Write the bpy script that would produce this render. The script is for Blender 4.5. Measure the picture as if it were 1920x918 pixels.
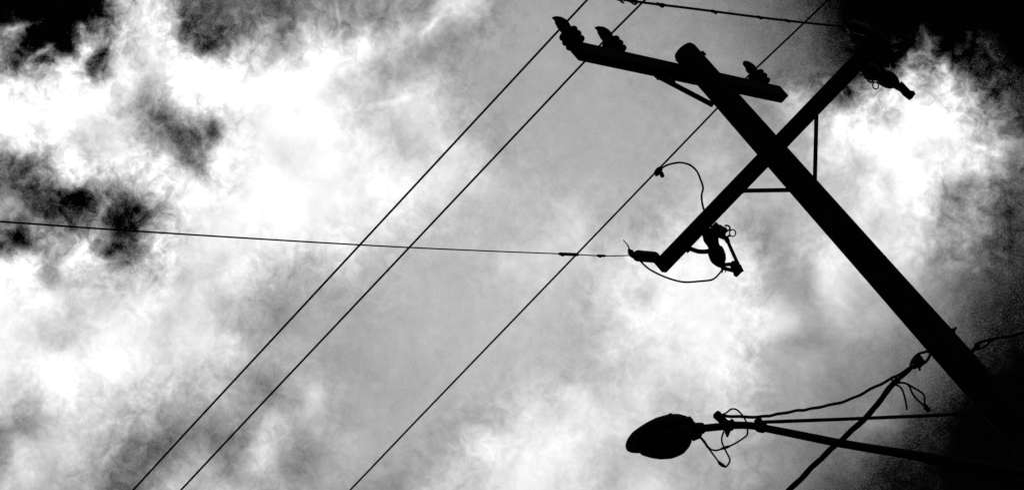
import bpy, bmesh, math, random
from mathutils import Vector, Matrix

for o in list(bpy.data.objects):
    bpy.data.objects.remove(o)
S = bpy.context.scene
COL = S.collection
rnd = random.Random(7)

# ------------------------------------------------------------------ camera
FWD = Vector((-0.31071, 0.88435, 0.34859)); FWD.normalize()
RGT = Vector((0.65143, 0.46483, -0.59960))
RGT = (RGT - FWD * RGT.dot(FWD)).normalized()
UPV = RGT.cross(FWD).normalized()
cam_d = bpy.data.cameras.new('camera')
cam_d.sensor_width = 36.0
cam_d.lens = 36.0 * 5800 / 1920
cam_d.clip_start = 0.1
cam_d.clip_end = 20000
cam = bpy.data.objects.new('camera', cam_d)
COL.objects.link(cam)
cam.matrix_world = Matrix((
    (RGT.x, UPV.x, -FWD.x, 5.7847),
    (RGT.y, UPV.y, -FWD.y, -22.7131),
    (RGT.z, UPV.z, -FWD.z, 1.6),
    (0, 0, 0, 1)))
S.camera = cam

# ------------------------------------------------------------------ sun (veiled by cloud, behind the pole)
SUN = (FWD - 0.0586 * RGT + 0.022 * UPV).normalized()
sun_el = math.asin(SUN.z)
sun_az = math.atan2(SUN.x, SUN.y)
ld = bpy.data.lights.new('sun', 'SUN')
ld.energy = 0.5
ld.angle = math.radians(15)
ld.color = (1.0, 0.995, 0.985)
lo = bpy.data.objects.new('sun', ld)
COL.objects.link(lo)
lo.rotation_euler = SUN.to_track_quat('Z', 'Y').to_euler()
lo.location = (0, 0, 60)

S.view_settings.view_transform = 'Standard'
S.view_settings.look = 'None'
S.view_settings.exposure = 0.0
S.view_settings.gamma = 1.0
S.view_settings.use_curve_mapping = False
S.cycles.use_adaptive_sampling = True       # the sky is noise-free: stop early there
S.cycles.adaptive_threshold = 0.02
S.cycles.adaptive_min_samples = 12
S.cycles.max_bounces = 3
S.cycles.diffuse_bounces = 2

# ------------------------------------------------------------------ world: deep filtered sky with broken cloud
# cloud cover, with lens vignetting painted in as dark right corners, in tenths of per cent of brightness, one row per 0.3 degree step across
# the cloud field; between the samples drifting noise frays the edges
COVER_VIGNETTE = """
0 0 0 0 0 0 5 40 70 93 75 39 34 34 39 40 36 38 46 50 54 55 56 57 57 58 60 78 95 80 63 63 65 65 64 64 63 62 61 60 59 58 56 54 51 47 42 36 30 22 11 5 1 0 0 0 0 0 0 0 0 0 0
0 0 0 0 0 0 10 45 68 90 92 56 29 32 42 44 40 44 48 52 56 60 57 57 60 60 72 88 80 68 64 64 66 65 65 65 64 63 62 61 60 59 57 55 52 48 44 40 35 28 16 8 2 0 0 0 2 0 0 0 0 0 0
38 55 8 0 0 48 50 65 82 92 95 59 36 34 40 46 61 53 70 77 77 64 87 73 82 80 86 68 64 64 64 64 66 66 66 65 65 64 63 62 61 60 58 56 54 50 47 42 38 33 22 12 4 0 0 0 14 0 0 8 8 0 0
55 32 10 28 4 72 52 77 85 92 94 95 52 42 76 82 75 76 86 97 98 82 96 89 78 66 63 63 64 65 65 65 67 67 66 66 66 65 64 63 62 61 60 58 56 52 49 44 40 36 25 14 5 0 0 8 48 10 4 10 14 6 2
62 28 60 58 94 70 42 88 94 82 93 100 99 98 97 88 84 90 95 99 99 95 90 72 70 66 64 64 65 65 66 66 67 67 67 67 66 66 65 64 64 62 61 60 58 55 52 46 43 39 29 16 6 1 0 62 52 48 22 14 14 10 6
85 93 66 85 99 97 92 95 97 73 89 100 100 100 100 97 99 99 99 99 95 81 87 79 72 76 79 75 68 66 66 66 67 67 67 67 67 67 66 66 65 64 63 61 60 57 54 50 46 42 34 22 34 60 70 84 64 78 70 26 16 14 10
99 97 90 97 100 100 100 89 82 58 85 97 94 100 100 100 100 100 99 97 93 87 84 73 89 84 82 76 68 67 66 67 68 68 68 68 68 68 67 67 66 66 65 64 62 60 58 62 71 58 42 42 72 79 88 96 98 96 86 62 30 22 18
100 100 100 100 100 97 93 85 80 62 57 82 89 97 91 97 98 99 98 99 97 95 81 84 86 86 88 86 74 68 67 68 68 68 68 68 68 68 68 68 67 67 67 66 64 62 60 66 78 74 74 90 93 80 73 98 99 99 95 66 52 36 24
100 100 97 97 98 92 86 86 82 64 34 32 47 55 95 92 97 99 99 99 99 96 90 82 76 84 86 82 72 68 67 68 68 69 69 69 69 69 69 68 68 68 68 68 66 64 62 66 70 78 88 99 98 98 97 99 99 99 95 82 68 50 30
87 92 93 84 97 88 85 88 88 82 60 33 44 72 97 93 97 93 96 97 98 97 93 86 80 78 84 88 84 76 70 68 69 69 69 69 69 69 69 69 69 69 70 72 68 66 64 68 66 74 86 90 96 99 99 97 95 97 96 80 76 58 36
50 35 55 63 92 93 88 90 90 92 89 62 46 90 97 98 98 95 94 98 99 98 97 92 88 86 86 88 86 80 76 72 70 70 70 69 69 69 69 69 69 70 71 77 72 68 66 66 68 78 84 92 78 90 99 99 96 97 97 90 78 62 42
42 36 44 38 90 90 80 71 80 84 88 96 97 90 97 98 99 99 98 97 97 96 97 99 98 96 92 90 86 82 78 76 73 72 71 71 70 70 70 70 70 71 72 72 72 74 70 72 76 78 78 80 88 97 88 99 99 92 80 62 50 44 34
52 38 28 18 8 14 50 42 44 60 75 92 99 93 97 97 99 100 99 98 98 98 96 98 97 94 90 86 84 80 78 76 74 73 72 72 71 71 70 70 71 74 78 74 72 74 72 74 72 78 78 84 82 94 93 97 92 72 53 55 56 36 30
58 55 25 18 12 20 45 12 6 40 78 92 95 92 97 99 98 99 99 97 96 95 93 94 90 86 83 80 78 76 76 75 74 74 76 78 75 72 70 70 72 76 80 80 76 76 72 68 70 76 78 78 88 90 90 94 90 62 60 66 45 28 28
42 30 62 52 42 42 53 29 12 52 82 85 92 95 97 97 97 98 97 96 94 93 92 88 84 82 79 77 76 75 75 75 75 78 82 84 76 73 71 72 78 82 84 84 80 76 68 66 70 76 78 80 90 81 86 90 88 66 60 58 40 28 26
33 12 42 73 62 87 58 16 25 66 88 88 90 95 97 96 96 95 95 95 94 92 87 82 78 77 76 75 74 75 75 78 78 82 84 82 76 74 74 78 86 90 93 95 92 84 68 66 72 78 84 88 90 92 90 88 84 72 62 52 34 28 24
98 97 96 66 84 89 84 56 60 76 90 90 90 88 93 95 86 80 78 82 84 84 80 76 74 73 73 73 73 73 74 84 82 85 82 82 78 80 88 92 96 97 97 97 95 92 76 64 66 72 92 94 90 86 86 82 72 54 52 40 30 26 22
99 99 97 66 79 84 84 74 76 71 86 80 86 88 90 88 76 72 70 74 76 76 74 73 73 73 73 73 73 74 75 80 80 80 78 76 78 86 97 92 97 97 97 97 95 93 80 64 66 68 90 90 82 78 80 78 66 56 46 34 26 22 18
99 98 97 96 86 82 80 84 86 88 90 88 90 82 82 76 70 64 66 68 68 69 70 71 72 72 73 73 73 74 75 76 79 79 76 74 78 89 88 82 95 97 97 97 97 88 76 70 64 66 86 88 76 70 72 68 60 52 42 32 22 16 14
97 97 97 96 84 82 86 92 96 94 88 84 86 80 76 70 66 58 64 66 66 67 68 70 71 72 73 73 74 74 75 76 77 76 75 74 76 90 92 94 97 97 97 97 95 96 90 86 74 66 76 80 72 68 66 62 56 48 40 28 20 14 12
97 94 90 88 83 86 94 97 96 90 84 85 89 84 78 69 64 60 66 66 67 67 68 69 70 71 72 73 74 75 75 76 76 74 74 73 75 80 90 96 98 97 97 97 95 95 95 93 80 66 70 72 70 66 60 56 50 44 36 26 18 12 10
97 95 92 80 80 93 95 98 97 93 88 90 92 88 86 76 68 66 70 68 66 67 68 70 72 72 73 73 74 75 75 76 75 74 74 73 76 84 84 84 90 90 93 95 95 95 86 77 62 58 60 62 58 54 52 50 46 40 34 22 14 8 5
92 95 97 99 99 98 99 99 98 94 90 88 84 80 82 78 66 66 68 66 65 65 66 68 70 70 71 72 73 74 74 74 74 74 74 73 74 82 78 86 90 90 92 96 96 88 79 70 69 68 64 60 58 53 48 44 42 36 28 16 8 4 2
90 92 95 100 99 98 95 95 90 86 84 82 76 76 72 64 58 64 72 70 66 65 66 67 70 69 70 71 72 73 73 74 77 76 75 76 76 76 80 86 88 84 86 92 95 90 82 66 65 64 58 54 54 51 46 42 38 30 22 10 4 2 0
86 85 86 93 99 94 88 84 80 76 78 74 68 74 68 58 52 58 66 82 70 66 66 67 68 69 70 70 71 71 72 74 84 82 84 88 80 82 82 88 80 80 82 84 84 80 73 66 64 62 56 52 50 49 46 40 34 24 16 6 2 0 0
84 72 70 82 88 88 84 80 72 72 62 60 66 66 62 60 62 66 72 78 68 66 67 67 68 69 70 69 70 71 74 76 88 86 86 92 88 84 84 88 80 78 78 80 82 76 67 64 62 58 53 50 50 51 46 36 26 18 10 4 0 0 0
72 60 62 78 84 84 80 74 65 75 55 55 54 58 56 58 80 76 70 72 68 66 68 67 68 70 68 69 68 74 76 80 88 88 92 92 90 90 86 82 78 76 75 76 76 76 71 62 59 54 50 48 51 55 48 33 21 13 5 2 0 0 0
50 72 74 80 84 80 76 66 55 49 45 51 60 46 55 66 86 72 60 60 66 72 70 67 68 68 66 70 78 88 92 92 92 96 97 93 88 84 80 78 76 74 72 72 74 72 67 58 55 50 46 44 45 45 32 21 13 8 2 0 0 0 0
60 80 80 76 80 78 70 56 49 41 39 62 68 58 50 72 84 66 56 58 64 70 70 68 68 65 66 72 80 90 94 95 96 95 96 92 86 78 76 74 72 70 68 70 70 66 61 56 53 48 44 38 37 29 18 13 8 5 0 0 0 0 0
74 84 80 74 76 72 62 48 43 47 65 73 70 70 62 66 70 62 56 60 66 68 66 62 60 62 68 80 80 76 84 92 97 94 90 90 84 74 76 80 78 72 68 66 68 66 59 54 51 46 40 32 27 19 13 9 6 3 0 0 0 0 0
80 78 76 70 72 66 54 42 34 56 66 68 70 72 74 72 66 64 62 64 66 64 60 58 58 66 76 82 78 84 90 90 95 93 90 86 80 76 82 86 84 74 70 66 64 60 53 52 47 42 34 24 19 15 10 7 5 3 0 0 0 0 0
"""
COVER_VIGNETTE = [[float(t) / 100 for t in r.split()] for r in COVER_VIGNETTE.strip().split('\n')]
NR, NC = len(COVER_VIGNETTE), len(COVER_VIGNETTE[0])
for j, r in enumerate(COVER_VIGNETTE):
    for i in range(NC):
        if r[i] >= 0.99: r[i] = 1.05
        if r[i] <= 0.02: r[i] = -0.10 if j < 8 else -0.02
# raggedness of the cloud: high where neighbours differ
RAG = []
for j in range(NR):
    row = []
    for i in range(NC):
        v = [min(max(COVER_VIGNETTE[b][a], 0), 1) for b in range(max(0, j - 2), min(NR, j + 3)) for a in range(max(0, i - 2), min(NC, i + 3))]
        m = sum(v) / len(v)
        vignette_calm = 0.3 if (i >= 47 and j >= 17) or (42 <= i <= 51 and j <= 4) else 1.0   # calmer noise where vignetting is painted in
        row.append(vignette_calm * (sum((t - m) ** 2 for t in v) / len(v)) ** 0.5)
    RAG.append(row)
# small tufts and holes: x, y, rx, ry, angle, change of cover
TUFTS = """
172 123 9 15 0 -30|195 93 6 20 30 -30|32 120 8 8 0 -20|80 115 18 8 -15 -30|52 84 20 12 -20 -18
50 48 26 7 -12 35|84 93 20 5 -35 35|153 52 7 15 -20 30|383 96 16 13 20 -8|278 183 8 8 0 -12
397 247 9 22 0 -14|140 366 16 11 0 -10|212 467 16 8 -40 -25|27 443 22 11 10 -18|187 389 10 12 0 10
635 30 4 20 -8 15|641 72 5 22 -8 14|813 47 28 6 -40 16|733 192 40 5 -14 9|510 107 8 12 0 -14
1727 53 5 11 0 14|1719 72 4 12 10 14|1737 66 4 10 -25 14|1713 127 12 7 0 -14|1815 58 5 14 0 10
"""
TUFTS = [tuple(float(a) for a in t.split()) for l in TUFTS.strip().split('\n') for t in l.split('|')]

W = bpy.data.worlds.new('World')
S.world = W
W.cycles.sampling_method = 'MANUAL'
W.cycles.sample_map_resolution = 256
W.use_nodes = True
nt = W.node_tree
nt.nodes.clear()
N, L = nt.nodes, nt.links


def cover_ramp(vals):
    """one row of the cloud field (32 samples): cover in red, raggedness in green"""
    rp = N.new('ShaderNodeValToRGB')
    rp.color_ramp.interpolation = 'CARDINAL'
    els = rp.color_ramp.elements
    n_ = len(vals)
    for i in range(1, n_ - 1): els.new(i / (n_ - 1))
    for i, (c, r) in enumerate(vals): els[i].color = ((c + 1) / 3, r, 0, 1)
    return rp


def row_values(jj):
    vals = []
    for i in range(NC):
        # slight sharpening against the smoothing of the blend between rows
        up = COVER_VIGNETTE[max(jj - 1, 0)][i]; dn = COVER_VIGNETTE[min(jj + 1, NR - 1)][i]
        c = COVER_VIGNETTE[jj][i]
        vals.append((c + (c - 0.5 * (up + dn)) * 0.45, RAG[jj][i]))
    return vals


RAMPS = {}
for j in range(-1, NR + 1):                 # (made first, while the node tree is still empty: much faster)
    vals = row_values(min(max(j, 0), NR - 1))
    RAMPS[j] = (cover_ramp(vals[:32]), cover_ramp(vals[31:]))


def put(sock, v):
    if hasattr(v, 'links'): L.new(v, sock)
    else: sock.default_value = v


def M(op, a, b=None, c=None, clamp=False):
    n = N.new('ShaderNodeMath'); n.operation = op; n.use_clamp = clamp
    for k, v in enumerate((a, b, c)):
        if v is not None: put(n.inputs[k], v)
    return n.outputs[0]


def VM(op, a, b=None, out=0):
    n = N.new('ShaderNodeVectorMath'); n.operation = op
    put(n.inputs[0], a)
    if b is not None: put(n.inputs[3 if op == 'SCALE' else 1], b)
    return n.outputs[out]


def dot(a, b): return VM('DOT_PRODUCT', a, b, 1)


def mrange(v, a, b, c, d, kind='SMOOTHSTEP'):
    n = N.new('ShaderNodeMapRange'); n.interpolation_type = kind
    put(n.inputs['Value'], v)
    for k, x in zip(('From Min', 'From Max', 'To Min', 'To Max'), (a, b, c, d)): put(n.inputs[k], x)
    return n.outputs['Result']


def noise(vec, scale, detail, rough=0.55, dist=0.0, lac=2.0):
    n = N.new('ShaderNodeTexNoise')
    put(n.inputs['Vector'], vec)
    n.inputs['Scale'].default_value = scale
    n.inputs['Detail'].default_value = detail
    n.inputs['Roughness'].default_value = rough
    n.inputs['Lacunarity'].default_value = lac
    n.inputs['Distortion'].default_value = dist
    return n


D = N.new('ShaderNodeTexCoord').outputs['Generated']       # direction looked in
df = M('MAXIMUM', dot(D, tuple(FWD)), 0.25)
# position in the cloud field, in units of 1/5800 rad from its middle
cu = M('ADD', M('MULTIPLY', M('DIVIDE', dot(D, tuple(RGT)), df), 5800), 960)
cv = M('ADD', M('MULTIPLY', M('DIVIDE', dot(D, tuple(UPV)), df), -5800), 459)
comb = N.new('ShaderNodeCombineXYZ'); put(comb.inputs[0], cu); put(comb.inputs[1], cv)
uv0 = comb.outputs[0]
# drift of the cloud edges
wn = noise(D, 55, 5, 0.5)
wv = VM('SUBTRACT', wn.outputs['Color'], (0.5, 0.5, 0.5))
uv = VM('ADD', uv0, VM('SCALE', wv, 48.0))
wn2 = noise(VM('ADD', D, (3.1, 1.7, 5.2)), 170, 4, 0.5)
wv2 = VM('SUBTRACT', wn2.outputs['Color'], (0.5, 0.5, 0.5))
uv = VM('ADD', uv, VM('SCALE', wv2, 18.0))
sep = N.new('ShaderNodeSeparateXYZ'); put(sep.inputs[0], uv)
fu = M('DIVIDE', sep.outputs[0], 960.0)
fv = M('DIVIDE', sep.outputs[1], 30.6)
half = M('GREATER_THAN', fu, 1.0)


acc = None
for j in range(-1, NR + 1):
    # (the tiny link to the running sum makes the rows evaluate one after another)
    fj, gj = fu, fv
    if acc is not None:
        run = dot(acc, (1e-9, 0, 0))
        fj = M('ADD', fu, run); gj = M('ADD', fv, run)
    mxr = N.new('ShaderNodeMix'); mxr.data_type = 'RGBA'
    put(mxr.inputs[0], half)
    for k, fac in enumerate((fj, M('SUBTRACT', fj, 1.0))):
        put(RAMPS[j][k].inputs[0], fac)
        put(mxr.inputs[6 + k], RAMPS[j][k].outputs[0])
    t = M('ABSOLUTE', M('SUBTRACT', gj, float(j)))
    a = M('POWER', M('MAXIMUM', M('SUBTRACT', 2.0, t), 0.0), 3.0)
    b = M('POWER', M('MAXIMUM', M('SUBTRACT', 1.0, t), 0.0), 3.0)
    w = M('DIVIDE', M('SUBTRACT', a, M('MULTIPLY', b, 4.0)), 6.0)
    s = VM('SCALE', mxr.outputs[2], w)
    acc = s if acc is None else VM('ADD', acc, s)
sp = N.new('ShaderNodeSeparateXYZ'); put(sp.inputs[0], acc)
cover = M('SUBTRACT', M('MULTIPLY', sp.outputs[0], 3.0), 1.0)
ragged = sp.outputs[1]
uvt = VM('ADD', uv0, VM('ADD', VM('SCALE', wv, 40.0), VM('SCALE', wv2, 16.0)))
for (x, y, rx, ry, an, am) in TUFTS:
    mp = N.new('ShaderNodeMapping'); mp.vector_type = 'TEXTURE'
    seq = N.new('ShaderNodeVectorMath'); seq.operation = 'MULTIPLY_ADD'
    put(seq.inputs[0], cover); seq.inputs[1].default_value = (1e-9, 1e-9, 1e-9); put(seq.inputs[2], uvt)
    put(mp.inputs['Vector'], seq.outputs[0])
    mp.inputs['Location'].default_value = (x, y, 0)
    mp.inputs['Rotation'].default_value = (0, 0, math.radians(an))
    mp.inputs['Scale'].default_value = (rx, ry, 1e6)
    ln = VM('LENGTH', mp.outputs[0], None, 1)
    cover = M('ADD', cover, mrange(ln, 0.0, 1.9, am / 100, 0.0))
# thinner broken cloud over the unseen sky, lowered to dim light on silhouettes
far = noise(D, 7.0, 5, 0.55, 0.4)
far_cover = M('ADD', 0.36, M('MULTIPLY', M('SUBTRACT', far.outputs[0], 0.5), 2.8))
du = M('DIVIDE', M('SUBTRACT', M('ABSOLUTE', M('SUBTRACT', cu, 960)), 960), 450)
dv = M('DIVIDE', M('SUBTRACT', M('ABSOLUTE', M('SUBTRACT', cv, 459)), 459), 450)
inside = mrange(M('MAXIMUM', du, dv), 0.02, 1.0, 1.0, 0.0)
inside = M('MULTIPLY', inside, mrange(dot(D, tuple(FWD)), 0.5, 0.8, 0.0, 1.0))
mx = N.new('ShaderNodeMix'); mx.data_type = 'FLOAT'
put(mx.inputs[0], inside); put(mx.inputs[2], far_cover); put(mx.inputs[3], cover)
cover = mx.outputs[0]
mr = N.new('ShaderNodeMix'); mr.data_type = 'FLOAT'
put(mr.inputs[0], inside); mr.inputs[2].default_value = 0.16; put(mr.inputs[3], ragged)
ragged = mr.outputs[0]
# frayed texture
drift = VM('ADD', D, VM('ADD', VM('SCALE', wv, 0.009), VM('SCALE', wv2, 0.006)))
fr = noise(drift, 105, 8, 0.62)
fr2 = noise(VM('ADD', drift, (7.7, 2.2, 4.1)), 300, 5, 0.62)
fl = noise(VM('ADD', drift, (1.3, 8.2, 6.1)), 60, 6, 0.55)
fila = M('SUBTRACT', 1.0, M('ABSOLUTE', M('MULTIPLY', M('SUBTRACT', fl.outputs[0], 0.5), 4.0)))
f = M('ADD', M('MULTIPLY', M('SUBTRACT', fr.outputs[0], 0.5), 2.6), M('MULTIPLY', M('SUBTRACT', fr2.outputs[0], 0.5), 2.5))
f = M('ADD', f, M('MULTIPLY', M('SUBTRACT', fila, 0.55), 0.11))
amp = M('ADD', 0.022, M('MULTIPLY', ragged, 1.28))
cover = M('ADD', cover, M('MULTIPLY', f, amp))
cover = M('MINIMUM', M('MAXIMUM', cover, 0.0), 1.04)
# film grain painted into the sky tone, strongest where dark
gr = noise(D, 2600, 1, 0.5)
gamp = M('ADD', 0.04, M('MULTIPLY', M('POWER', M('MAXIMUM', M('SUBTRACT', 1.0, cover), 0.0), 2.5), 0.75))
cover = M('ADD', cover, M('MULTIPLY', M('SUBTRACT', gr.outputs[0], 0.5), M('MULTIPLY', gamp, M('MINIMUM', M('MULTIPLY', cover, 8.0), 1.0))))
cover = M('MINIMUM', M('MAXIMUM', cover, 0.0), 1.04)
lum = M('POWER', cover, 2.25)
sky = N.new('ShaderNodeTexSky')
sky.sky_type = 'NISHITA'
sky.sun_disc = False
sky.sun_elevation = sun_el
sky.sun_rotation = sun_az
ss = N.new('ShaderNodeSeparateColor'); L.new(sky.outputs[0], ss.inputs[0])
clear = M('MULTIPLY', ss.outputs[0], 0.0003)                 # clear blue seen through a deep red filter
clear = M('MULTIPLY', clear, M('MAXIMUM', M('SUBTRACT', 1.0, lum), 0.0))
val = M('ADD', clear, M('MULTIPLY', lum, 10.0))
cc = N.new('ShaderNodeCombineColor')
for k in range(3): L.new(val, cc.inputs[k])
bg = N.new('ShaderNodeBackground'); bg.inputs['Strength'].default_value = 0.1
L.new(cc.outputs[0], bg.inputs['Color'])
wo = N.new('ShaderNodeOutputWorld'); L.new(bg.outputs[0], wo.inputs['Surface'])


# ------------------------------------------------------------------ materials (black-and-white picture: neutral greys, pole and gear cut near black to paint in backlit shade)
def mat(name, lo_, hi_, scale, rough=0.8, bump=0.0, stretch=(1, 1, 1), metal=0.0, spec=0.3):
    m = bpy.data.materials.new(name); m.use_nodes = True
    t = m.node_tree; b = t.nodes['Principled BSDF']
    co = t.nodes.new('ShaderNodeTexCoord'); mp = t.nodes.new('ShaderNodeMapping')
    mp.inputs['Scale'].default_value = stretch
    t.links.new(co.outputs['Object'], mp.inputs['Vector'])
    n = t.nodes.new('ShaderNodeTexNoise'); n.inputs['Scale'].default_value = scale
    n.inputs['Detail'].default_value = 6
    t.links.new(mp.outputs[0], n.inputs['Vector'])
    r = t.nodes.new('ShaderNodeValToRGB')
    r.color_ramp.elements[0].position = 0.3; r.color_ramp.elements[1].position = 0.7
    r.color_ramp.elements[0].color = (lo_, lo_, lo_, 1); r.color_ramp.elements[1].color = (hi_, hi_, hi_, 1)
    t.links.new(n.outputs[0], r.inputs[0]); t.links.new(r.outputs[0], b.inputs['Base Color'])
    b.inputs['Roughness'].default_value = rough
    b.inputs['Metallic'].default_value = metal
    b.inputs['Specular IOR Level'].default_value = spec
    if bump:
        bp = t.nodes.new('ShaderNodeBump'); bp.inputs['Strength'].default_value = bump
        bp.inputs['Distance'].default_value = 0.01
        t.links.new(n.outputs[0], bp.inputs['Height']); t.links.new(bp.outputs[0], b.inputs['Normal'])
    return m


WOOD = mat('creosoted_silhouette_wood', 0.003, 0.009, 9, 0.95, 0.5, (6, 6, 0.5), spec=0.03)
TIMBER = mat('tarred_silhouette_timber', 0.003, 0.008, 12, 0.95, 0.4, (4, 4, 4), spec=0.03)
STEEL = mat('silhouette_steel', 0.004, 0.010, 25, 0.8, 0.2, spec=0.03)
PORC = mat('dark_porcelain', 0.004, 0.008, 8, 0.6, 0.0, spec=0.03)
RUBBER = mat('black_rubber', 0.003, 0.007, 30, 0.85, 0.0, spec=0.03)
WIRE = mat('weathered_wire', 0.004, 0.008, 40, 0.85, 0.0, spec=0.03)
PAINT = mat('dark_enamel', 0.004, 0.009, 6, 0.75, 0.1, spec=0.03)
LENS = mat('silhouette_lens', 0.004, 0.008, 9, 0.7, 0.0, spec=0.03)
GROUND = mat('asphalt', 0.03, 0.06, 3, 0.95, 0.3, spec=0.03)


# ------------------------------------------------------------------ mesh helpers
class MB:
    def __init__(self): self.v = []; self.f = []; self.s = []

    def add(self, vs, fs, smooth=True):
        o = len(self.v); self.v += [Vector(p) for p in vs]
        for q in fs:
            self.f.append([o + i for i in q]); self.s.append(smooth)
        return self

    def ring_loft(self, rings, cap=True, smooth=True):
        n = len(rings[0]); vs = [p for r in rings for p in r]; fs = []
        for k in range(len(rings) - 1):
            for i in range(n):
                a = k * n + i; b = k * n + (i + 1) % n
                fs.append((a, b, b + n, a + n))
        self.add(vs, fs, smooth)
        if cap:
            self.add(rings[0], [tuple(range(n))[::-1]], False)
            self.add(rings[-1], [tuple(range(n))], False)
        return self

    def tube(self, pts, r, n=8, cap=True):
        pts = [Vector(p) for p in pts]
        if not hasattr(r, '__len__'): r = [r] * len(pts)
        T = []
        for i in range(len(pts)):
            d = (pts[min(i + 1, len(pts) - 1)] - pts[max(i - 1, 0)])
            T.append(d.normalized())
        x = T[0].orthogonal().normalized()
        rings = []
        for i, p in enumerate(pts):
            x = (x - T[i] * x.dot(T[i])).normalized(); y = T[i].cross(x)
            rings.append([p + (x * math.cos(2 * math.pi * k / n) + y * math.sin(2 * math.pi * k / n)) * r[i] for k in range(n)])
        return self.ring_loft(rings, cap)

    def lathe(self, prof, o, ax, n=24):
        """prof: (radius, height) along ax from o"""
        o = Vector(o); ax = Vector(ax).normalized(); x = ax.orthogonal().normalized(); y = ax.cross(x)
        rings = [[o + ax * h + (x * math.cos(2 * math.pi * k / n) + y * math.sin(2 * math.pi * k / n)) * max(r, 1e-4) for k in range(n)] for r, h in prof]
        return self.ring_loft(rings)

    def box(self, c, ex, ey, ez, bev=0.0):
        """c centre, ex ey ez half-extent vectors; chamfered when bev > 0"""
        c = Vector(c); E3 = [Vector(ex), Vector(ey), Vector(ez)]
        L3 = [e.length for e in E3]; U3 = [e.normalized() for e in E3]
        bm = bmesh.new(); bmesh.ops.create_cube(bm, size=2)
        for v in bm.verts: v.co = Vector((v.co.x * L3[0], v.co.y * L3[1], v.co.z * L3[2]))
        if bev: bmesh.ops.bevel(bm, geom=bm.edges[:], offset=bev, segments=2, profile=0.6, affect='EDGES')
        bm.verts.index_update()
        self.add([c + U3[0] * v.co.x + U3[1] * v.co.y + U3[2] * v.co.z for v in bm.verts],
                 [tuple(v.index for v in f.verts) for f in bm.faces], False)
        bm.free(); return self

    def bar(self, a, b, w, t, up=(0, 0, 1), bev=0.0, ext=0.0):
        """flat bar from a to b: width w across 'up', thickness t"""
        a = Vector(a); b = Vector(b); d = (b - a).normalized()
        a = a - d * ext; b = b + d * ext
        s = d.cross(Vector(up)).normalized(); u = s.cross(d)
        return self.box((a + b) / 2, d * (b - a).length / 2, u * w / 2, s * t / 2, bev)

    def prism(self, poly, o, ex, ey, en, th):
        """outline poly in (ex, ey) about o, thickness th along en"""
        o = Vector(o); ex = Vector(ex); ey = Vector(ey); en = Vector(en)
        n = len(poly)
        a = [o + ex * p[0] + ey * p[1] - en * th / 2 for p in poly]
        b = [o + ex * p[0] + ey * p[1] + en * th / 2 for p in poly]
        fs = [tuple(range(n))[::-1], tuple(range(n, 2 * n))] + [(i, (i + 1) % n, n + (i + 1) % n, n + i) for i in range(n)]
        return self.add(a + b, fs, False)

    def build(self, name, m, parent=None):
        me = bpy.data.meshes.new(name)
        base = Vector(parent.location) if parent and not parent.parent else (WORLD.get(parent, Vector()) if parent else Vector())
        me.from_pydata([tuple(v - base) for v in self.v], [], self.f)
        me.polygons.foreach_set('use_smooth', self.s)
        me.materials.append(m); me.validate(); me.update()
        bm = bmesh.new(); bm.from_mesh(me)
        bmesh.ops.recalc_face_normals(bm, faces=bm.faces[:]); bm.to_mesh(me); bm.free()
        o = bpy.data.objects.new(name, me); COL.objects.link(o)
        if parent:
            o.parent = parent
            WORLD[o] = base
        return o


WORLD = {}


def tag(o, label, cat, group=None, kind=None):
    if label: o['label'] = label
    if cat: o['category'] = cat
    if group: o['group'] = group
    if kind: o['kind'] = kind
    return o


def thing(name, loc, label, cat, group=None):
    o = bpy.data.objects.new(name, None); COL.objects.link(o)
    o.location = loc; o.empty_display_size = 0.1
    return tag(o, label, cat, group)


def smooth_path(pts, k=6):
    """Catmull-Rom through the points"""
    P = [Vector(p) for p in pts]; out = []
    for i in range(len(P) - 1):
        a = P[max(i - 1, 0)]; b = P[i]; c = P[i + 1]; d = P[min(i + 2, len(P) - 1)]
        for q in range(k):
            t = q / k
            out.append(0.5 * ((2 * b) + (c - a) * t + (2 * a - 5 * b + 4 * c - d) * t * t + (3 * b - a - 3 * c + d) * t ** 3))
    return out + [P[-1]]


X, Y, Z = Vector((1, 0, 0)), Vector((0, 1, 0)), Vector((0, 0, 1))

# ------------------------------------------------------------------ ground
g = MB(); g.add([(-6000, -6000, 0), (6000, -6000, 0), (6000, 6000, 0), (-6000, 6000, 0)], [(0, 1, 2, 3)], False)
go = g.build('ground', GROUND); go['kind'] = 'structure'


# ------------------------------------------------------------------ pole
def pole_r(z):
    return 0.1 + (10.63 - z) * 0.0083


pole = thing('utility_pole', (0, 0, 0), 'thick black wooden utility pole carrying both crossarms and the street lamp', 'utility pole')
m = MB(); rings = []; n = 40
zs = [-0.6 + (10.60 + 0.6) * i / 64 for i in range(65)] + [10.618, 10.628]
ph = [rnd.uniform(0, 6.28) for _ in range(6)]
for z in zs:
    r = pole_r(z)
    if z > 10.605: r -= (z - 10.60) * 0.45
    ring = []
    for k in range(n):
        a = 2 * math.pi * k / n
        rr = r * (1 + 0.006 * math.sin(3 * a + ph[0] + z * 0.9) + 0.005 * math.sin(5 * a + ph[1] - z * 1.7) + 0.004 * math.sin(2 * a + ph[2] + z * 3.1))
        ring.append((rr * math.cos(a), rr * math.sin(a), z))
    rings.append(ring)
m.ring_loft(rings); m.build('shaft', WOOD, pole)


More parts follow.
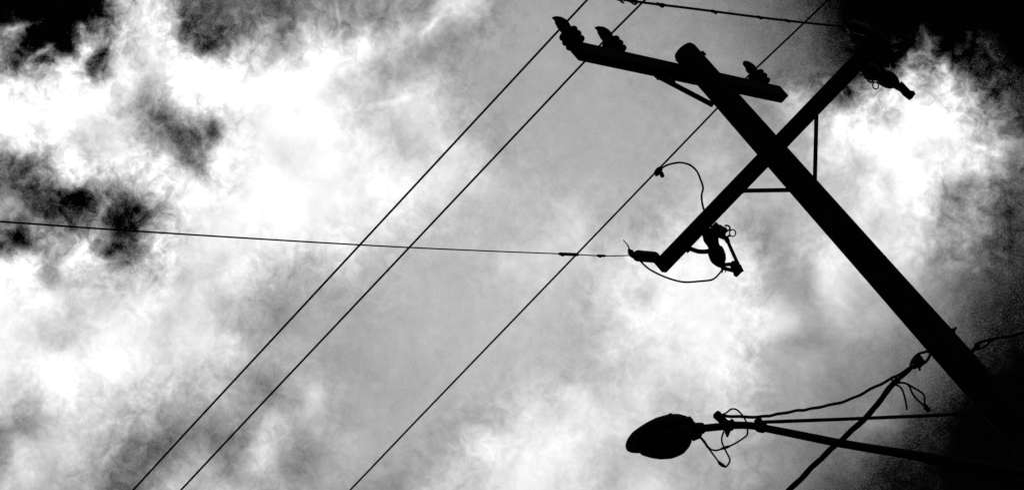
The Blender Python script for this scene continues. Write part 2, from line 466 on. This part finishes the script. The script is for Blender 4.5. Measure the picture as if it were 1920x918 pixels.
def bolt(parent, p, d, L_, r=0.011, head=0.022, nut=0.014):
    """bolt through p along d: shank with a hexagonal nut at each end"""
    p = Vector(p); d = Vector(d).normalized()
    b = MB(); b.tube([p - d * L_ / 2, p + d * L_ / 2], r, 8)
    for s in (-1, 1):
        q = p + d * (s * (L_ / 2 - 0.03))
        b.tube([q - d * nut / 2, q + d * nut / 2], head, 6)
    return b.build('bolt', STEEL, parent)


bolt(pole, (0, 0.055, 7.425), (1, 0.25, 0), 0.300, 0.011, 0.020)
bolt(pole, (0, 0, 10.135), X, 0.29)
bolt(pole, (0, 0, 9.04), Y, 0.32)
bolt(pole, (0.02, 0, 8.905), Y, 0.32)
# small gain-cut wedge on the pole top's far side
b = MB(); b.box((0.098, 0.05, 10.50), X * 0.008, Y * 0.02, Z * 0.02, 0.004); b.build('tag_plate', STEEL, pole)

# ------------------------------------------------------------------ upper crossarm
x1, z1, w1, h1 = -0.141, 10.508, 0.094, 0.124
ya, yb = -1.873, 2.086
arm1 = thing('crossarm', (x1, 0.1, z1 - h1 / 2), 'upper timber crossarm just below the pole top, holding three pin insulators', 'crossarm')
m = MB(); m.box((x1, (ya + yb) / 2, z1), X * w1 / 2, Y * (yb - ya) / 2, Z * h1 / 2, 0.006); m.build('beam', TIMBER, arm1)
m = MB(); m.bar((-0.196, -0.40, 10.475), (-0.125, 0.012, 10.135), 0.042, 0.008, up=(1, 0, 0.2), ext=0.02)
m.build('brace', STEEL, arm1)
bolt(arm1, (x1, -0.37, 10.47), X, 0.17)
bolt(arm1, (x1 + 0.06, 0.0, z1), X, 0.36)
m = MB(); m.tube(smooth_path([(x1, -1.52, z1 - h1 / 2 + .004), (x1 - .02, -1.515, z1 - h1 / 2 - .014), (x1 - .035, -1.51, z1 - h1 / 2 - .006), (x1 - .03, -1.505, z1 - h1 / 2 + .012)]), 0.003, 6)
m.build('staple', STEEL, arm1)
bolt(arm1, (x1, -0.90, z1 - 0.045), Z, 0.055, 0.007, 0.012)
bolt(arm1, (x1, 0.02 - 0.25, z1 - 0.045), Z, 0.055, 0.007, 0.012)

# ------------------------------------------------------------------ pin insulators
ztop = z1 + h1 / 2


def pin_insulator(y, label, beak, scale=1.0, tilt=0.085):
    o = Vector((x1 + 0.005, y, ztop)); ax = Vector((math.sin(tilt), 0, math.cos(tilt)))
    t = thing('pin_insulator', o, label, 'insulator', 'pin insulators on the upper crossarm')
    s = scale
    MB().tube([o - Z * 0.05, o + ax * 0.06], 0.014, 10).build('pin', STEEL, t)
    # three sheds, each a bell of its own
    for h, r in ((0.030, 0.083), (0.078, 0.086), (0.124, 0.081)):
        h *= s; r *= s
        MB().lathe([(r * 0.5, h - 0.014 * s), (r * 0.86, h - 0.018 * s), (r * 0.98, h - 0.013 * s), (r * 1.01, h - 0.003 * s), (r * 0.96, h + 0.007 * s), (r * 0.78, h + 0.016 * s), (r * 0.5, h + 0.022 * s)],
                   o, ax).build('shed', PORC, t)
    hd = MB().lathe([(0.058 * s, 0.02 * s), (0.058 * s, 0.125 * s), (0.042 * s, 0.155 * s), (0.036 * s, 0.172 * s), (0.044 * s, 0.186 * s), (0.045 * s, 0.212 * s), (0.030 * s, 0.232 * s), (0.006, 0.238 * s)], o, ax).build('head', PORC, t)
    ex = Vector((ax.z, 0, -ax.x))
    c = MB().prism([(p[0] * s, p[1] * s) for p in beak], o, ex, ax, Y, 0.036 * s)
    c.prism([(p[0] * s * 0.9 , p[1] * s - 0.006) for p in beak[1:]], o, ex, ax, Y, 0.060 * s)
    c.build('wire_clamp', STEEL, t)
    return t


B1 = [(-0.040, 0.165), (0.046, 0.165), (0.050, 0.195), (0.046, 0.225), (0.030, 0.262), (0.008, 0.286), (-0.022, 0.302), (-0.030, 0.296), (-0.024, 0.268), (-0.034, 0.252), (-0.038, 0.225)]
B3 = [(-0.036, 0.165), (0.040, 0.165), (0.044, 0.20), (0.036, 0.235), (0.022, 0.268), (0.004, 0.286), (-0.018, 0.286), (-0.030, 0.268), (-0.030, 0.235)]
YP = (-1.80, -1.065, 1.80)
pin_insulator(YP[0], 'pin insulator with pointed clamp at the very tip of the upper crossarm', B1)
pin_insulator(YP[1], 'pin insulator with pointed clamp standing between the upper crossarm tip and the pole', B1)
pin_insulator(YP[2], 'pin insulator with rounded clamp on the upper crossarm beyond the pole', B3)

# ------------------------------------------------------------------ line wires
def span(y, z0, za, zb, r, label, name='power_line', xa=-90, xb=70):
    """wire through (x1, y, z0) with the measured height za at x=-5.5 and zb at x=+0.7"""
    pts = []
    N_ = 90
    for i in range(N_ + 1):
        x = xa + (xb - xa) * i / N_
        if x < x1:
            d = x1 - x; k = (za - z0) / 5.36
            z = z0 + k * d - 0.00022 * d * d if d > 5.36 else z0 + k * d
        else:
            d = x - x1; k = (zb - z0) / 0.87
            z = z0 + k * d + 0.00085 * d * d
        pts.append((x, y, z))
    pts = sorted(pts + [(x1, y, z0), (x1 - 0.12, y, z0 + (za - z0) / 5.36 * .12), (x1 + 0.12, y, z0 + (zb - z0) / .87 * .12)])
    o = MB().tube(pts, r, 6).build(name, WIRE)
    return tag(o, label, 'wire', 'line wires tied on the upper crossarm')


ZW = 10.766
span(YP[0], ZW, 10.795, 10.757, 0.0084, 'long line wire held by the pointed clamp at the very tip of the upper crossarm')
span(YP[1], 10.742, 10.797, 10.708, 0.0084, 'long line wire held by the pointed clamp between crossarm tip and pole')
w3 = span(YP[2], 10.738, 10.775, 10.690, 0.0084, 'long line wire passing behind the pole, with a small tap clamp on it')

# ------------------------------------------------------------------ lower crossarm
y2, z2, w2, h2 = -0.1237, 9.439, 0.089, 0.1135
xl, xr = -1.306, 1.306
arm2 = thing('crossarm', (0, y2, z2 - h2 / 2), 'lower timber crossarm with two flat braces, crossing the pole at right angles', 'crossarm')
m = MB(); m.box((0, y2, z2), X * (xr - xl) / 2, Y * w2 / 2, Z * h2 / 2, 0.006); m.build('beam', TIMBER, arm2)
yf = y2 - w2 / 2 - 0.004
MB().bar((-0.385, yf, 9.400), (0.0, -0.122, 9.038), 0.034, 0.007, up=(0, 0, 1), ext=0.02).build('brace', STEEL, arm2)
MB().bar((0.545, yf, 9.408), (0.025, -0.124, 8.905), 0.034, 0.007, up=(0, 0, 1), ext=0.02).build('brace', STEEL, arm2)
bolt(arm2, (-0.385, y2, 9.402), Y, 0.15)
bolt(arm2, (0.545, y2, 9.410), Y, 0.15)
bolt(arm2, (0, y2 + 0.06, z2), Y, 0.36)


# ------------------------------------------------------------------ dead-end insulators and the wires they hold
def dead_end(x, label, zc=9.502):
    y0 = y2 - w2 / 2 + 0.02
    t = thing('dead_end_insulator', (x, y0, zc), label, 'insulator', 'dead-end insulators at the ends of the lower crossarm')
    m = MB(); m.box((x, y0 + 0.02, zc - 0.02), X * 0.03, Y * 0.07, Z * 0.012, 0.003)
    m.tube([(x, y0 + 0.03, zc), (x, y0 - 0.04, zc)], 0.018, 10); m.build('clevis', STEEL, t)
    pr = [(0.026, 0.0), (0.038, 0.015), (0.046, 0.045)]
    for k in range(5):
        h = 0.06 + k * 0.058
        pr += [(0.047, h), (0.044, h + 0.03)]
    pr += [(0.047, 0.345), (0.040, 0.372), (0.026, 0.40), (0.016, 0.405)]
    MB().lathe(pr, (x, y0 - 0.02, zc), -Y, 24).build('body', PORC, t)
    m = MB(); m.tube([(x, y0 - 0.41, zc), (x, y0 - 0.50, zc - 0.003)], [0.02, 0.015], 10)
    m.lathe([(0.012, -0.02), (0.022, -0.012), (0.022, 0.012), (0.012, 0.02)], (x, y0 - 0.46, zc), X)
    m.lathe([(0.010, 0), (0.024, 0.006), (0.024, 0.03), (0.012, 0.045), (0.010, 0.055)], (x + 0.004, y0 - 0.475, zc + 0.005), (0.1, 0, 1))
    m.build('clamp', STEEL, t)
    MB().tube(smooth_path([(x + .012, y0 - .475, zc + .05), (x + .026, y0 - .48, zc + .085), (x + 0.028, y0 - .485, zc + .14)]), [0.006] * 7 + [0.0045] * 5 + [0.003], 6).build('wire_tail', WIRE, t)
    return t


XD = 1.256
dead_end(-XD, 'smooth cylindrical dead-end insulator at the crossarm end with the hanging jumper loop')
dead_end(XD, 'dead-end insulator at the crossarm end hidden in the dark sky', 9.545)


def runout(x, knots, r0, r1, label):
    """dead-ended wire leaving the arm towards -y"""
    pts = smooth_path([(x, y, z) for y, z in knots], 10)
    n_ = len(pts)
    ys = [p.y for p in pts]
    rr = [r0 + (r1 - r0) * min(1, (ys[0] - y) / 9.0) for y in ys]
    t = thing('power_line', (x, knots[0][0], knots[0][1]), label, 'wire', 'wires dead-ended on the lower crossarm')
    MB().tube(pts, rr, 6).build('conductor', WIRE, t)
    return t


zl = lambda y: 9.502 - (-.63 - y) * 0.0345 + (-.63 - y) ** 2 * 0.0016
kn = [(-0.63, 9.501), (-1.15, 9.467), (-1.65, 9.455), (-1.97, 9.447), (-3.4, 9.405), (-4.98, 9.368), (-7.4, 9.333), (-8.97, 9.322), (-14, 9.30), (-22, 9.33), (-34, 9.42), (-50, 9.6)]
wl = runout(-XD, kn, 0.0043, 0.0056, 'thin wire stretched from the dead-end insulator past the small splice sleeves')
for (a, za, b, zb, r) in ((-1.645, 9.4545, -1.985, 9.4458, 0.0125), (-1.150, 9.468, -1.318, 9.4625, 0.010)):
    m = MB(); n_ = 7
    for k in range(1):
        m.tube([(-XD, a, za), (-XD, a - .02, za - .0005), (-XD, b + .02, zb + .0005), (-XD, b, zb)], [r * .6, r, r, r * .6], 10)
    m.lathe([(r, 0), (r * 1.25, 0.004), (r * 1.25, 0.018), (r, 0.022)], (-XD, b + 0.045, zb - .004), Y, 10)
    m.build('splice_sleeve', STEEL, wl)
kt = [(-0.65, 9.535), (-1.05, 9.47), (-2.4, 9.335), (-3.99, 9.192), (-5.22, 9.081), (-8, 8.86), (-13, 8.55), (-20, 8.3), (-32, 8.2), (-50, 8.6)]
wt = runout(XD, kt, 0.0088, 0.0080, 'dark wire with frayed wraps leaving the crossarm end above the pole top')


def zt(y):
    for (a, za), (b, zb) in zip(kt, kt[1:]):
        if b <= y <= a: return za + (zb - za) * (a - y) / (a - b)


for y, l, h in ((-5.30, .03, -.03), (-5.12, .05, -.03), (-5.01, -.06, -.026), (-4.62, .04, -.022), (-4.55, -.04, -.022), (-3.62, .03, -.02), (-2.7, .03, -.016), (-2.1, .025, -.015)):
    z = zt(y)
    m = MB(); m.lathe([(0.008, -0.03), (0.0115, -0.02), (0.0115, 0.02), (0.008, 0.03)], (XD, y, z), Y, 8)
    m.tube(smooth_path([(XD, y, z), (XD, y + l * .4, z + h * .9), (XD + .004, y + l, z + h)], 3), [.007] * 6 + [.004], 6)
    m.build('frayed_wrap', WIRE, wt)


# ------------------------------------------------------------------ fuse cutouts
def cutout(sx, xm, label):
    """sx = -1 leans towards -x; xm = where the bracket leaves the arm"""
    yi, yt = 0.13, 0.36
    P = lambda x, y, z: Vector((xm + (-sx) * (x + 1.0), y, z))      # drawn for the arm's -x end
    t = thing('fuse_cutout', P(-1.0, y2 + w2 / 2, z2), label, 'fuse cutout', 'fuse cutouts behind the lower crossarm')
    m = MB()
    m.tube(smooth_path([P(-1.035, y2 + 0.03, 9.40), P(-1.025, -0.03, 9.375), P(-1.012, 0.02, 9.345), P(-0.98, 0.09, 9.318), P(-0.945, 0.13, 9.312)], 5), 0.019, 10)
    m.box(P(-1.035, y2 + w2 / 2 + 0.006, 9.415), X * 0.03, Y * 0.006, Z * 0.045, 0.003)
    m.build('bracket', STEEL, t)
    a = P(-0.866, yi, 9.46); b = P(-0.985, yi, 9.155); ax = (b - a).normalized(); Lh = (b - a).length
    k = Lh / 0.327
    MB().lathe([(0.030, 0.0), (0.046, 0.006 * k), (0.058, 0.022 * k), (0.062, 0.060 * k), (0.064, 0.085 * k), (0.057, 0.105 * k), (0.050, 0.130 * k), (0.048, 0.150 * k), (0.050, 0.160 * k), (0.064, 0.175 * k),
                (0.068, 0.200 * k), (0.068, 0.245 * k), (0.060, 0.275 * k), (0.044, 0.300 * k), (0.030, 0.318 * k), (0.018, 0.327 * k)], a, ax, 28).build('insulator_body', PORC, t)
    # fuse tube parallel to the body, held out behind it
    ta = P(-0.862, yt, 9.375); tb = P(-0.952, yt, 9.078)
    m = MB(); m.tube([ta, tb], 0.0145, 12)
    tx = (tb - ta).normalized()
    m.tube([ta - tx * 0.004, ta + tx * 0.04], 0.020, 12); m.tube([tb - tx * 0.055, tb + tx * 0.002], 0.021, 12)
    m.build('fuse_tube', RUBBER, t)
    # upper contact: bracket from the body's head to the tube with hooks and a hood
    m = MB()
    h0 = P(-0.880, yi, 9.462)
    m.bar(h0, P(-0.868, yt, 9.385), 0.05, 0.03, up=(0, 0.3, 1), bev=0.006, ext=0.012)
    m.prism([(-0.06, 0.0), (-0.045, 0.022), (-0.020, 0.028), (0.0, 0.062), (0.012, 0.030), (0.050, 0.030), (0.075, 0.014), (0.12, 0.0), (0.10, -0.03), (-0.05, -0.03)],
            P(-0.835, 0.245, 9.432), Y, Z, X, 0.06)
    m.lathe([(0.012, -.03), (0.022, -.02), (0.022, .02), (0.012, .03)], P(-0.905, yi + 0.01, 9.498), X, 12)
    m.lathe([(0.010, -.022), (0.017, -.016), (0.017, .016), (0.010, .022)], P(-0.852, yt - 0.02, 9.408), Y, 12)
    m.build('top_contact', STEEL, t)
    m = MB(); hk = [P(-0.83, yt - 0.03, 9.40), P(-0.808, yt - 0.01, 9.402), P(-0.790, yt + 0.01, 9.405), P(-0.780, yt - 0.01, 9.430), P(-0.792, yt - 0.04, 9.440)]
    m.tube(smooth_path(hk, 5), 0.0075, 8); m.build('hook', STEEL, t)
    rc = P(-0.795, yt, 9.362); u_ = Vector((0.77 * -sx, 0.0, 0.0)) + Vector((0, 0.15, 0)); v_ = Vector((0, 0.25, 1))
    m = MB(); m.tube([rc + u_ * (0.034 * math.cos(q * math.pi / 9)) + v_ * (0.030 * math.sin(q * math.pi / 9)) for q in range(19)], 0.0055, 8, cap=False)
    m.tube([rc - u_ * 0.030, P(-0.85, yt, 9.372)], 0.009, 8); m.build('pull_ring', STEEL, t)
    # lower hinge
    m = MB()
    m.bar(P(-0.985, yi, 9.172), P(-0.930, yt, 9.150), 0.020, 0.03, up=(0, 0, 1), bev=0.004, ext=0.01)
    m.bar(P(-0.995, yi + 0.06, 9.150), P(-0.965, yt - 0.02, 9.085), 0.018, 0.03, up=(0, 0.3, 1), bev=0.004, ext=0.01)
    m.prism([(-0.05, 0.055), (0.045, 0.06), (0.06, 0.03), (0.02, -0.05), (-0.02, -0.062), (-0.05, -0.04), (-0.085, -0.01)], P(-0.948, yt - 0.03, 9.118), Y, Z, X, 0.042)
    m.lathe([(0.012, -.03), (0.023, -.022), (0.023, .022), (0.012, .03)], P(-0.972, yt - 0.055, 9.078), X, 12)
    m.build('hinge', STEEL, t)
    m = MB()
    for q in range(5):
        d = Vector((rnd.uniform(-1, 1), rnd.uniform(-1.2, .4), rnd.uniform(-.8, .8))).normalized()
        c0 = P(-0.992, yi + 0.05, 9.152)
        m.tube([c0, c0 + d * 0.045], [0.006, 0.004], 6)
    m.lathe([(0.01, -.02), (0.02, -.012), (0.02, .012), (0.01, .02)], P(-0.992, yi + 0.05, 9.152), Y, 10)
    m.build('terminal', STEEL, t)
    return t


cutout(-1, -1.0, 'fuse cutout with pull ring and slanting tube beside the hanging jumper loop')
cutout(1, 1.10, 'fuse cutout leaning away against the bright cloud, under the darkened crossarm end')

# ------------------------------------------------------------------ jumper and tap
J = [(-1.250, -0.600, 9.490), (-1.252, -0.575, 9.445), (-1.261, -0.529, 9.396), (-1.275, -0.438, 9.362), (-1.258, -0.347, 9.285), (-1.236, -0.256, 9.226), (-1.21, -0.164, 9.185), (-1.145, -0.073, 9.136), (-1.082, 0.018, 9.098), (-1.043, 0.109, 9.118), (-0.995, 0.175, 9.148)]
jo = MB().tube(smooth_path(J), 0.0078, 8).build('jumper_wire', WIRE)
tag(jo, 'sagging jumper wire looped from the dead-end clamp to the fuse cutout', 'wire')
T_ = [(-1.34, 1.789, 10.732), (-1.223, 1.682, 10.673), (-1.104, 1.575, 10.579), (-1.032, 1.468, 10.495), (-0.969, 1.362, 10.395), (-0.931, 1.255, 10.278), (-0.925, 1.148, 10.162), (-0.925, 1.041, 10.058), (-0.944, 0.934, 9.986), (-0.948, 0.827, 9.907), (-0.945, 0.721, 9.822), (-0.936, 0.614, 9.726), (-0.905, 0.45, 9.60), (-0.875, 0.28, 9.50), (-0.87, 0.22, 9.465)]
tp = thing('tap_wire', (-1.34, 1.789, 10.70), 'curved tap wire hanging from a small clamp on the line wire behind', 'wire')
MB().tube(smooth_path(T_), 0.0088, 8).build('conductor', WIRE, tp)
m = MB(); c0 = Vector((-1.345, 1.80, 10.735))
m.lathe([(0.010, -.045), (0.026, -.035), (0.030, 0), (0.024, .03), (0.010, .04)], c0, (1, 0, .1), 10)
m.lathe([(0.012, -.04), (0.020, -.03), (0.020, .0), (0.010, .03)], c0 + Vector((0.005, 0, -0.035)), (0.2, 0.3, 1), 10)
m.tube([c0 + Vector((-.05, 0, -.015)), c0 + Vector((.0, 0, 0))], 0.010, 6)
m.build('line_clamp', STEEL, tp)

# ------------------------------------------------------------------ street lamp
A = Vector((-0.37, -0.93, 0)).normalized()      # the way the lamp reaches out
SD = A.cross(Z)                                  # sideways
Q = lambda s, z, o=0.0: A * s + Z * z + SD * o
lamp = thing('street_lamp', Q(0.2, 6.05), 'street lamp on a long curved arm reaching out from the pole', 'street lamp')
AR = [(0.14, 6.055), (0.6, 6.318), (1.04, 6.574), (1.25, 6.691), (1.50, 6.828), (1.783, 6.991), (2.054, 7.160), (2.285, 7.303), (2.399, 7.372), (2.533, 7.424), (2.66, 7.456), (2.778, 7.486), (2.94, 7.523)]
pa = smooth_path([Q(s, z) for s, z in AR], 5)
ra = [0.040 + (0.0275 - 0.040) * min(1, i / (len(pa) - 1) * 1.6) for i in range(len(pa))]
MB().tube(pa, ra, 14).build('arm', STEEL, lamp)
m = MB(); m.box(Q(0.16, 6.07), A * 0.02, SD * 0.06, Z * 0.16, 0.006); m.build('mounting_plate', STEEL, lamp)
# strut thickening near the pole
MB().tube([Q(0.14, 5.92), Q(0.55, 6.20), Q(1.25, 6.66)], [0.028, 0.028, 0.016], 10).build('strut', STEEL, lamp)
# luminaire: lofted housing with a bowl under it
def lum_section(s, hw, top, bot, zc, n=28, e=2.3):
    r = []
    hw *= 1.06; top *= 1.12
    zc += (s - 2.93) * 0.10; s = 2.93 + (s - 2.93) * 0.80
    for k in range(n):
        a = 2 * math.pi * k / n
        c, s_ = math.cos(a), math.sin(a)
        xx = math.copysign(abs(c) ** (2 / e), c) * hw
        yy = math.copysign(abs(s_) ** (2 / e), s_) * (top if s_ > 0 else bot)
        r.append(Q(s, zc + yy, xx))
    return r


HS = [(2.885, .030, .036, .034, 7.520), (2.92, .055, .050, .046, 7.524), (2.97, .085, .062, .050, 7.528), (3.05, .125, .078, .052, 7.530), (3.15, .158, .088, .050, 7.533), (3.26, .172, .090, .048, 7.536), (3.38, .170, .084, .046, 7.538), (3.48, .150, .072, .042, 7.539), (3.56, .130, .058, .040, 7.540), (3.62, .104, .046, .036, 7.541), (3.645, .082, .034, .028, 7.541)]
MB().ring_loft([lum_section(*h) for h in HS]).build('housing', PAINT, lamp)
BS = [(3.07, .02, .01, .012, 7.49), (3.085, .082, .01, .068, 7.49), (3.12, .118, .01, .104, 7.49), (3.18, .140, .01, .126, 7.49), (3.26, .148, .01, .132, 7.49), (3.35, .142, .01, .122, 7.49), (3.43, .128, .01, .098, 7.49), (3.52, .100, .01, .064, 7.49), (3.575, .055, .01, .034, 7.49), (3.60, .01, .01, .01, 7.49)]
MB().ring_loft([lum_section(*h, e=2.0) for h in BS]).build('refractor_bowl', LENS, lamp)
m = MB(); m.lathe([(0.028, 0), (0.030, 0.05), (0.022, 0.062), (0.004, 0.066)], Q(3.075, 7.615, -0.04), Z, 14); m.build('photocell', RUBBER, lamp)
m = MB(); m.lathe([(0.034, 0), (0.042, 0.01), (0.046, 0.08), (0.034, 0.10)], Q(2.83, 7.500), A * 1.0 + Z * 0.24, 14)
m.box(Q(2.965, 7.580, -0.03), A * 0.045, SD * 0.03, Z * 0.022, 0.006)
m.box(Q(2.945, 7.468), A * 0.04, SD * 0.022, Z * 0.026, 0.008)
m.build('slip_fitter', STEEL, lamp)
MB().tube([Q(2.30, 7.372), Q(1.55, 7.140), Q(0.75, 6.897), Q(0.14, 6.715)], 0.0135, 8).build('stay_rod', STEEL, lamp)
m = MB(); m.lathe([(0.036, -.03), (0.042, -.02), (0.042, .02), (0.036, .03)], Q(2.33, 7.335), (pa[35] - pa[30]), 12)
m.box(Q(2.31, 7.378), A * 0.028, SD * 0.014, Z * 0.028, 0.004); m.tube([Q(2.30, 7.37), Q(2.262, 7.410)], [.012, .006], 6)
m.build('rod_band', STEEL, lamp)
m = MB(); m.lathe([(0.035, -.03), (0.041, -.02), (0.041, .02), (0.035, .03)], Q(2.60, 7.442), A + Z * 0.24, 12)
m.bar(Q(2.625, 7.552), Q(2.60, 7.44), 0.05, 0.04, up=A, bev=0.006, ext=0.012)
m.lathe([(0.012, -.03), (0.024, -.022), (0.026, .02), (0.012, .03)], Q(2.617, 7.552), A * 1.0 - Z * 0.3, 10)
m.tube([Q(2.60, 7.44), Q(2.640, 7.405), Q(2.685, 7.372)], [.016, .018, .010], 8)
m.tube([Q(2.615, 7.44), Q(2.672, 7.395)], [.012, .012], 8)
m.lathe([(0.005, -.02), (0.011, -.012), (0.011, .012), (0.005, .02)], Q(2.53, 7.462), Z, 8)
m.build('cable_bracket', STEEL, lamp)
lp1 = [(2.916, 7.465), (2.91, 7.408), (2.918, 7.358), (2.91, 7.324), (2.868, 7.303), (2.818, 7.3), (2.739, 7.295), (2.651, 7.299), (2.577, 7.308), (2.511, 7.321), (2.464, 7.358), (2.425, 7.408), (2.408, 7.46), (2.407, 7.509), (2.42, 7.539), (2.46, 7.553), (2.543, 7.540), (2.61, 7.55)]
lp2 = [(2.916, 7.465), (2.922, 7.386), (2.927, 7.317), (2.932, 7.249), (2.934, 7.205), (2.915, 7.162), (2.843, 7.186), (2.818, 7.216), (2.797, 7.28), (2.763, 7.356), (2.690, 7.410), (2.63, 7.43)]
o1 = MB().tube(smooth_path([Q(s, z, 0.0) for s, z in lp1]), 0.0066, 8).build('lead_wire', WIRE, lamp)
o2 = MB().tube(smooth_path([Q(s, z, 0.0) for s, z in lp2]), 0.0066, 8).build('lead_wire', WIRE, lamp)
m = MB(); m.tube([Q(2.825, 7.300), Q(2.80, 7.2985), Q(2.76, 7.296), Q(2.735, 7.295)], [.008, .0115, .0115, .008], 8); m.build('splice_cap', RUBBER, o1)
m = MB(); m.tube([Q(2.935, 7.222), Q(2.936, 7.205), Q(2.926, 7.180), Q(2.912, 7.166)], [.008, .0135, .0135, .008], 8); m.build('splice_cap', RUBBER, o2)
MB().tube(smooth_path([Q(s, z, .004) for s, z in lp1[:4]]), 0.0095, 8).build('sleeve', RUBBER, o1)

# ------------------------------------------------------------------ cables at the pole
hook_p = Vector((-0.225, -0.13, 7.395))
fc = [Q(2.605, 7.540), Q(2.472, 7.485), Q(2.264, 7.415), Q(2.113, 7.378), Q(1.904, 7.348), Q(1.764, 7.315), Q(1.541, 7.281), Q(1.293, 7.265), Q(1.017, 7.273), Q(0.722, 7.293), Q(0.485, 7.312)]
tgt = Vector((-0.26, -0.14, 7.392))
fcp = smooth_path(fc + [tgt], 6)
fcp = [p + Z * (0.0028 * math.sin(i * 1.1) + 0.003 * math.sin(i * 0.43)) for i, p in enumerate(fcp)]
feed = MB().tube(fcp, 0.0115, 8).build('lamp_cable', RUBBER)
tag(feed, 'wavy insulated cable sagging from the lamp arm bracket up to the pole clamp', 'cable')

SV = [(-12, 7.30), (-7, 7.345), (-4, 7.37), (-2.4, 7.38), (-1.679, 7.38), (-1.369, 7.383), (-1.19, 7.378), (-1.015, 7.371), (-0.868, 7.366), (-0.713, 7.37), (-0.573, 7.393), (-0.446, 7.400), (-0.334, 7.392), (-0.215, 7.393)]
SV = [(-40, 7.6), (-24, 7.35)] + SV
sd = thing('service_drop', (-0.24, -0.13, 7.38), 'thick twisted service cable with loose tails hanging near the pole clamp', 'cable')
ctr = smooth_path([(x, -0.13, z) for x, z in SV], 14)
for k in range(3):
    pts = []
    for i, p in enumerate(ctr):
        if p.x < -3.5 and i % 3: continue
        a = p.x * 9.0 + k * 2.094
        near = 0.35 if p.x > -0.42 else 1.0
        pts.append(p + (Y * math.cos(a) + Z * math.sin(a)) * (0.0125 * near))
    MB().tube(pts, 0.0125 if k else 0.0135, 8).build('strand', RUBBER, sd)
tails = [[(-0.47, 7.400), (-0.444, 7.335), (-0.473, 7.256), (-0.524, 7.175)],
         [(-0.47, 7.398), (-0.430, 7.372), (-0.39, 7.331), (-0.365, 7.263), (-0.34, 7.168), (-0.384, 7.108), (-0.394, 7.080)],
         [(-0.385, 7.325), (-0.379, 7.293), (-0.401, 7.218), (-0.399, 7.144), (-0.388, 7.076)],
         [(-0.428, 7.440), (-0.446, 7.420), (-0.448, 7.395)]]
for k, tl in enumerate(tails):
    MB().tube(smooth_path([(x, -0.13 - 0.012 * (k + 1), z) for x, z in tl]), 0.0085 if k < 3 else 0.007, 8).build('tail', RUBBER, sd)
m = MB(); m.tube([(-0.380, -0.155, 7.105), (-0.392, -0.155, 7.09), (-0.392, -0.155, 7.055), (-0.396, -0.155, 7.042)], [.012, .020, .020, .014], 10); m.build('connector', RUBBER, sd)

cl = thing('strain_clamp', (-0.13, -0.1, 7.38), 'knobbly strain clamp holding the service cable to the pole by a wire bail', 'clamp')
m = MB(); m.lathe([(0.012, -.07), (0.030, -.055), (0.042, -.02), (0.042, .015), (0.030, .045), (0.012, .055)], (-0.215, -0.125, 7.400), (1, 0.1, 0.15), 12)
m.box((-0.205, -0.14, 7.375), X * 0.03, Y * 0.02, Z * 0.035, 0.006)
m.tube([(-0.225, -0.14, 7.37), (-0.238, -0.14, 7.325)], [.012, .010], 6); m.tube([(-0.17, -0.14, 7.365), (-0.165, -0.14, 7.335)], [.014, .012], 6)
m.lathe([(0.010, -.02), (0.018, -.014), (0.018, .014), (0.010, .02)], (-0.262, -0.135, 7.392), X, 8)
m.build('body', STEEL, cl)
m = MB(); m.tube(smooth_path([(-0.215, -0.12, 7.435), (-0.17, -0.115, 7.435), (-0.125, -0.09, 7.415), (-0.09, -0.07, 7.40)]), 0.011, 8)
m.tube(smooth_path([(-0.19, -0.125, 7.355), (-0.155, -0.115, 7.350), (-0.125, -0.10, 7.362), (-0.085, -0.08, 7.385)]), 0.0115, 8); m.build('bail', STEEL, cl)

rd = thing('service_drop', (0.13, 0.13, 7.21), 'thin service wire leaving the far side of the pole from a forked hook', 'cable')
R1 = [(0.165, 0.165, 7.232), (0.189, 0.189, 7.232), (0.249, 0.249, 7.204), (0.311, 0.311, 7.172), (0.432, 0.432, 7.108), (1.2, 1.2, 6.80), (4, 4, 6.0), (9, 9, 5.4), (16, 16, 5.6)]
MB().tube(smooth_path(R1), 0.011, 8).build('strand', RUBBER, rd)
R2 = [(0.135, 0.135, 7.198), (0.167, 0.167, 7.186), (0.205, 0.205, 7.186), (0.240, 0.240, 7.194), (0.30, 0.30, 7.178)]
MB().tube(smooth_path(R2), 0.009, 8).build('bail', STEEL, rd)
m = MB(); m.tube(smooth_path([(0.07, 0.07, 7.205), (0.112, 0.112, 7.210), (0.145, 0.145, 7.222), (0.172, 0.172, 7.234)]), [.016] * 18 + [.012], 8)
m.lathe([(0.010, -.025), (0.020, -.018), (0.020, .018), (0.010, .025)], (0.155, 0.155, 7.222), Z, 10)
m.build('hook', STEEL, rd)
MB().lathe([(0.008, -.03), (0.014, -.02), (0.014, .02), (0.008, .03)], (0.252, 0.252, 7.203), (1, 1, -.5), 8).build('ferrule', STEEL, rd)
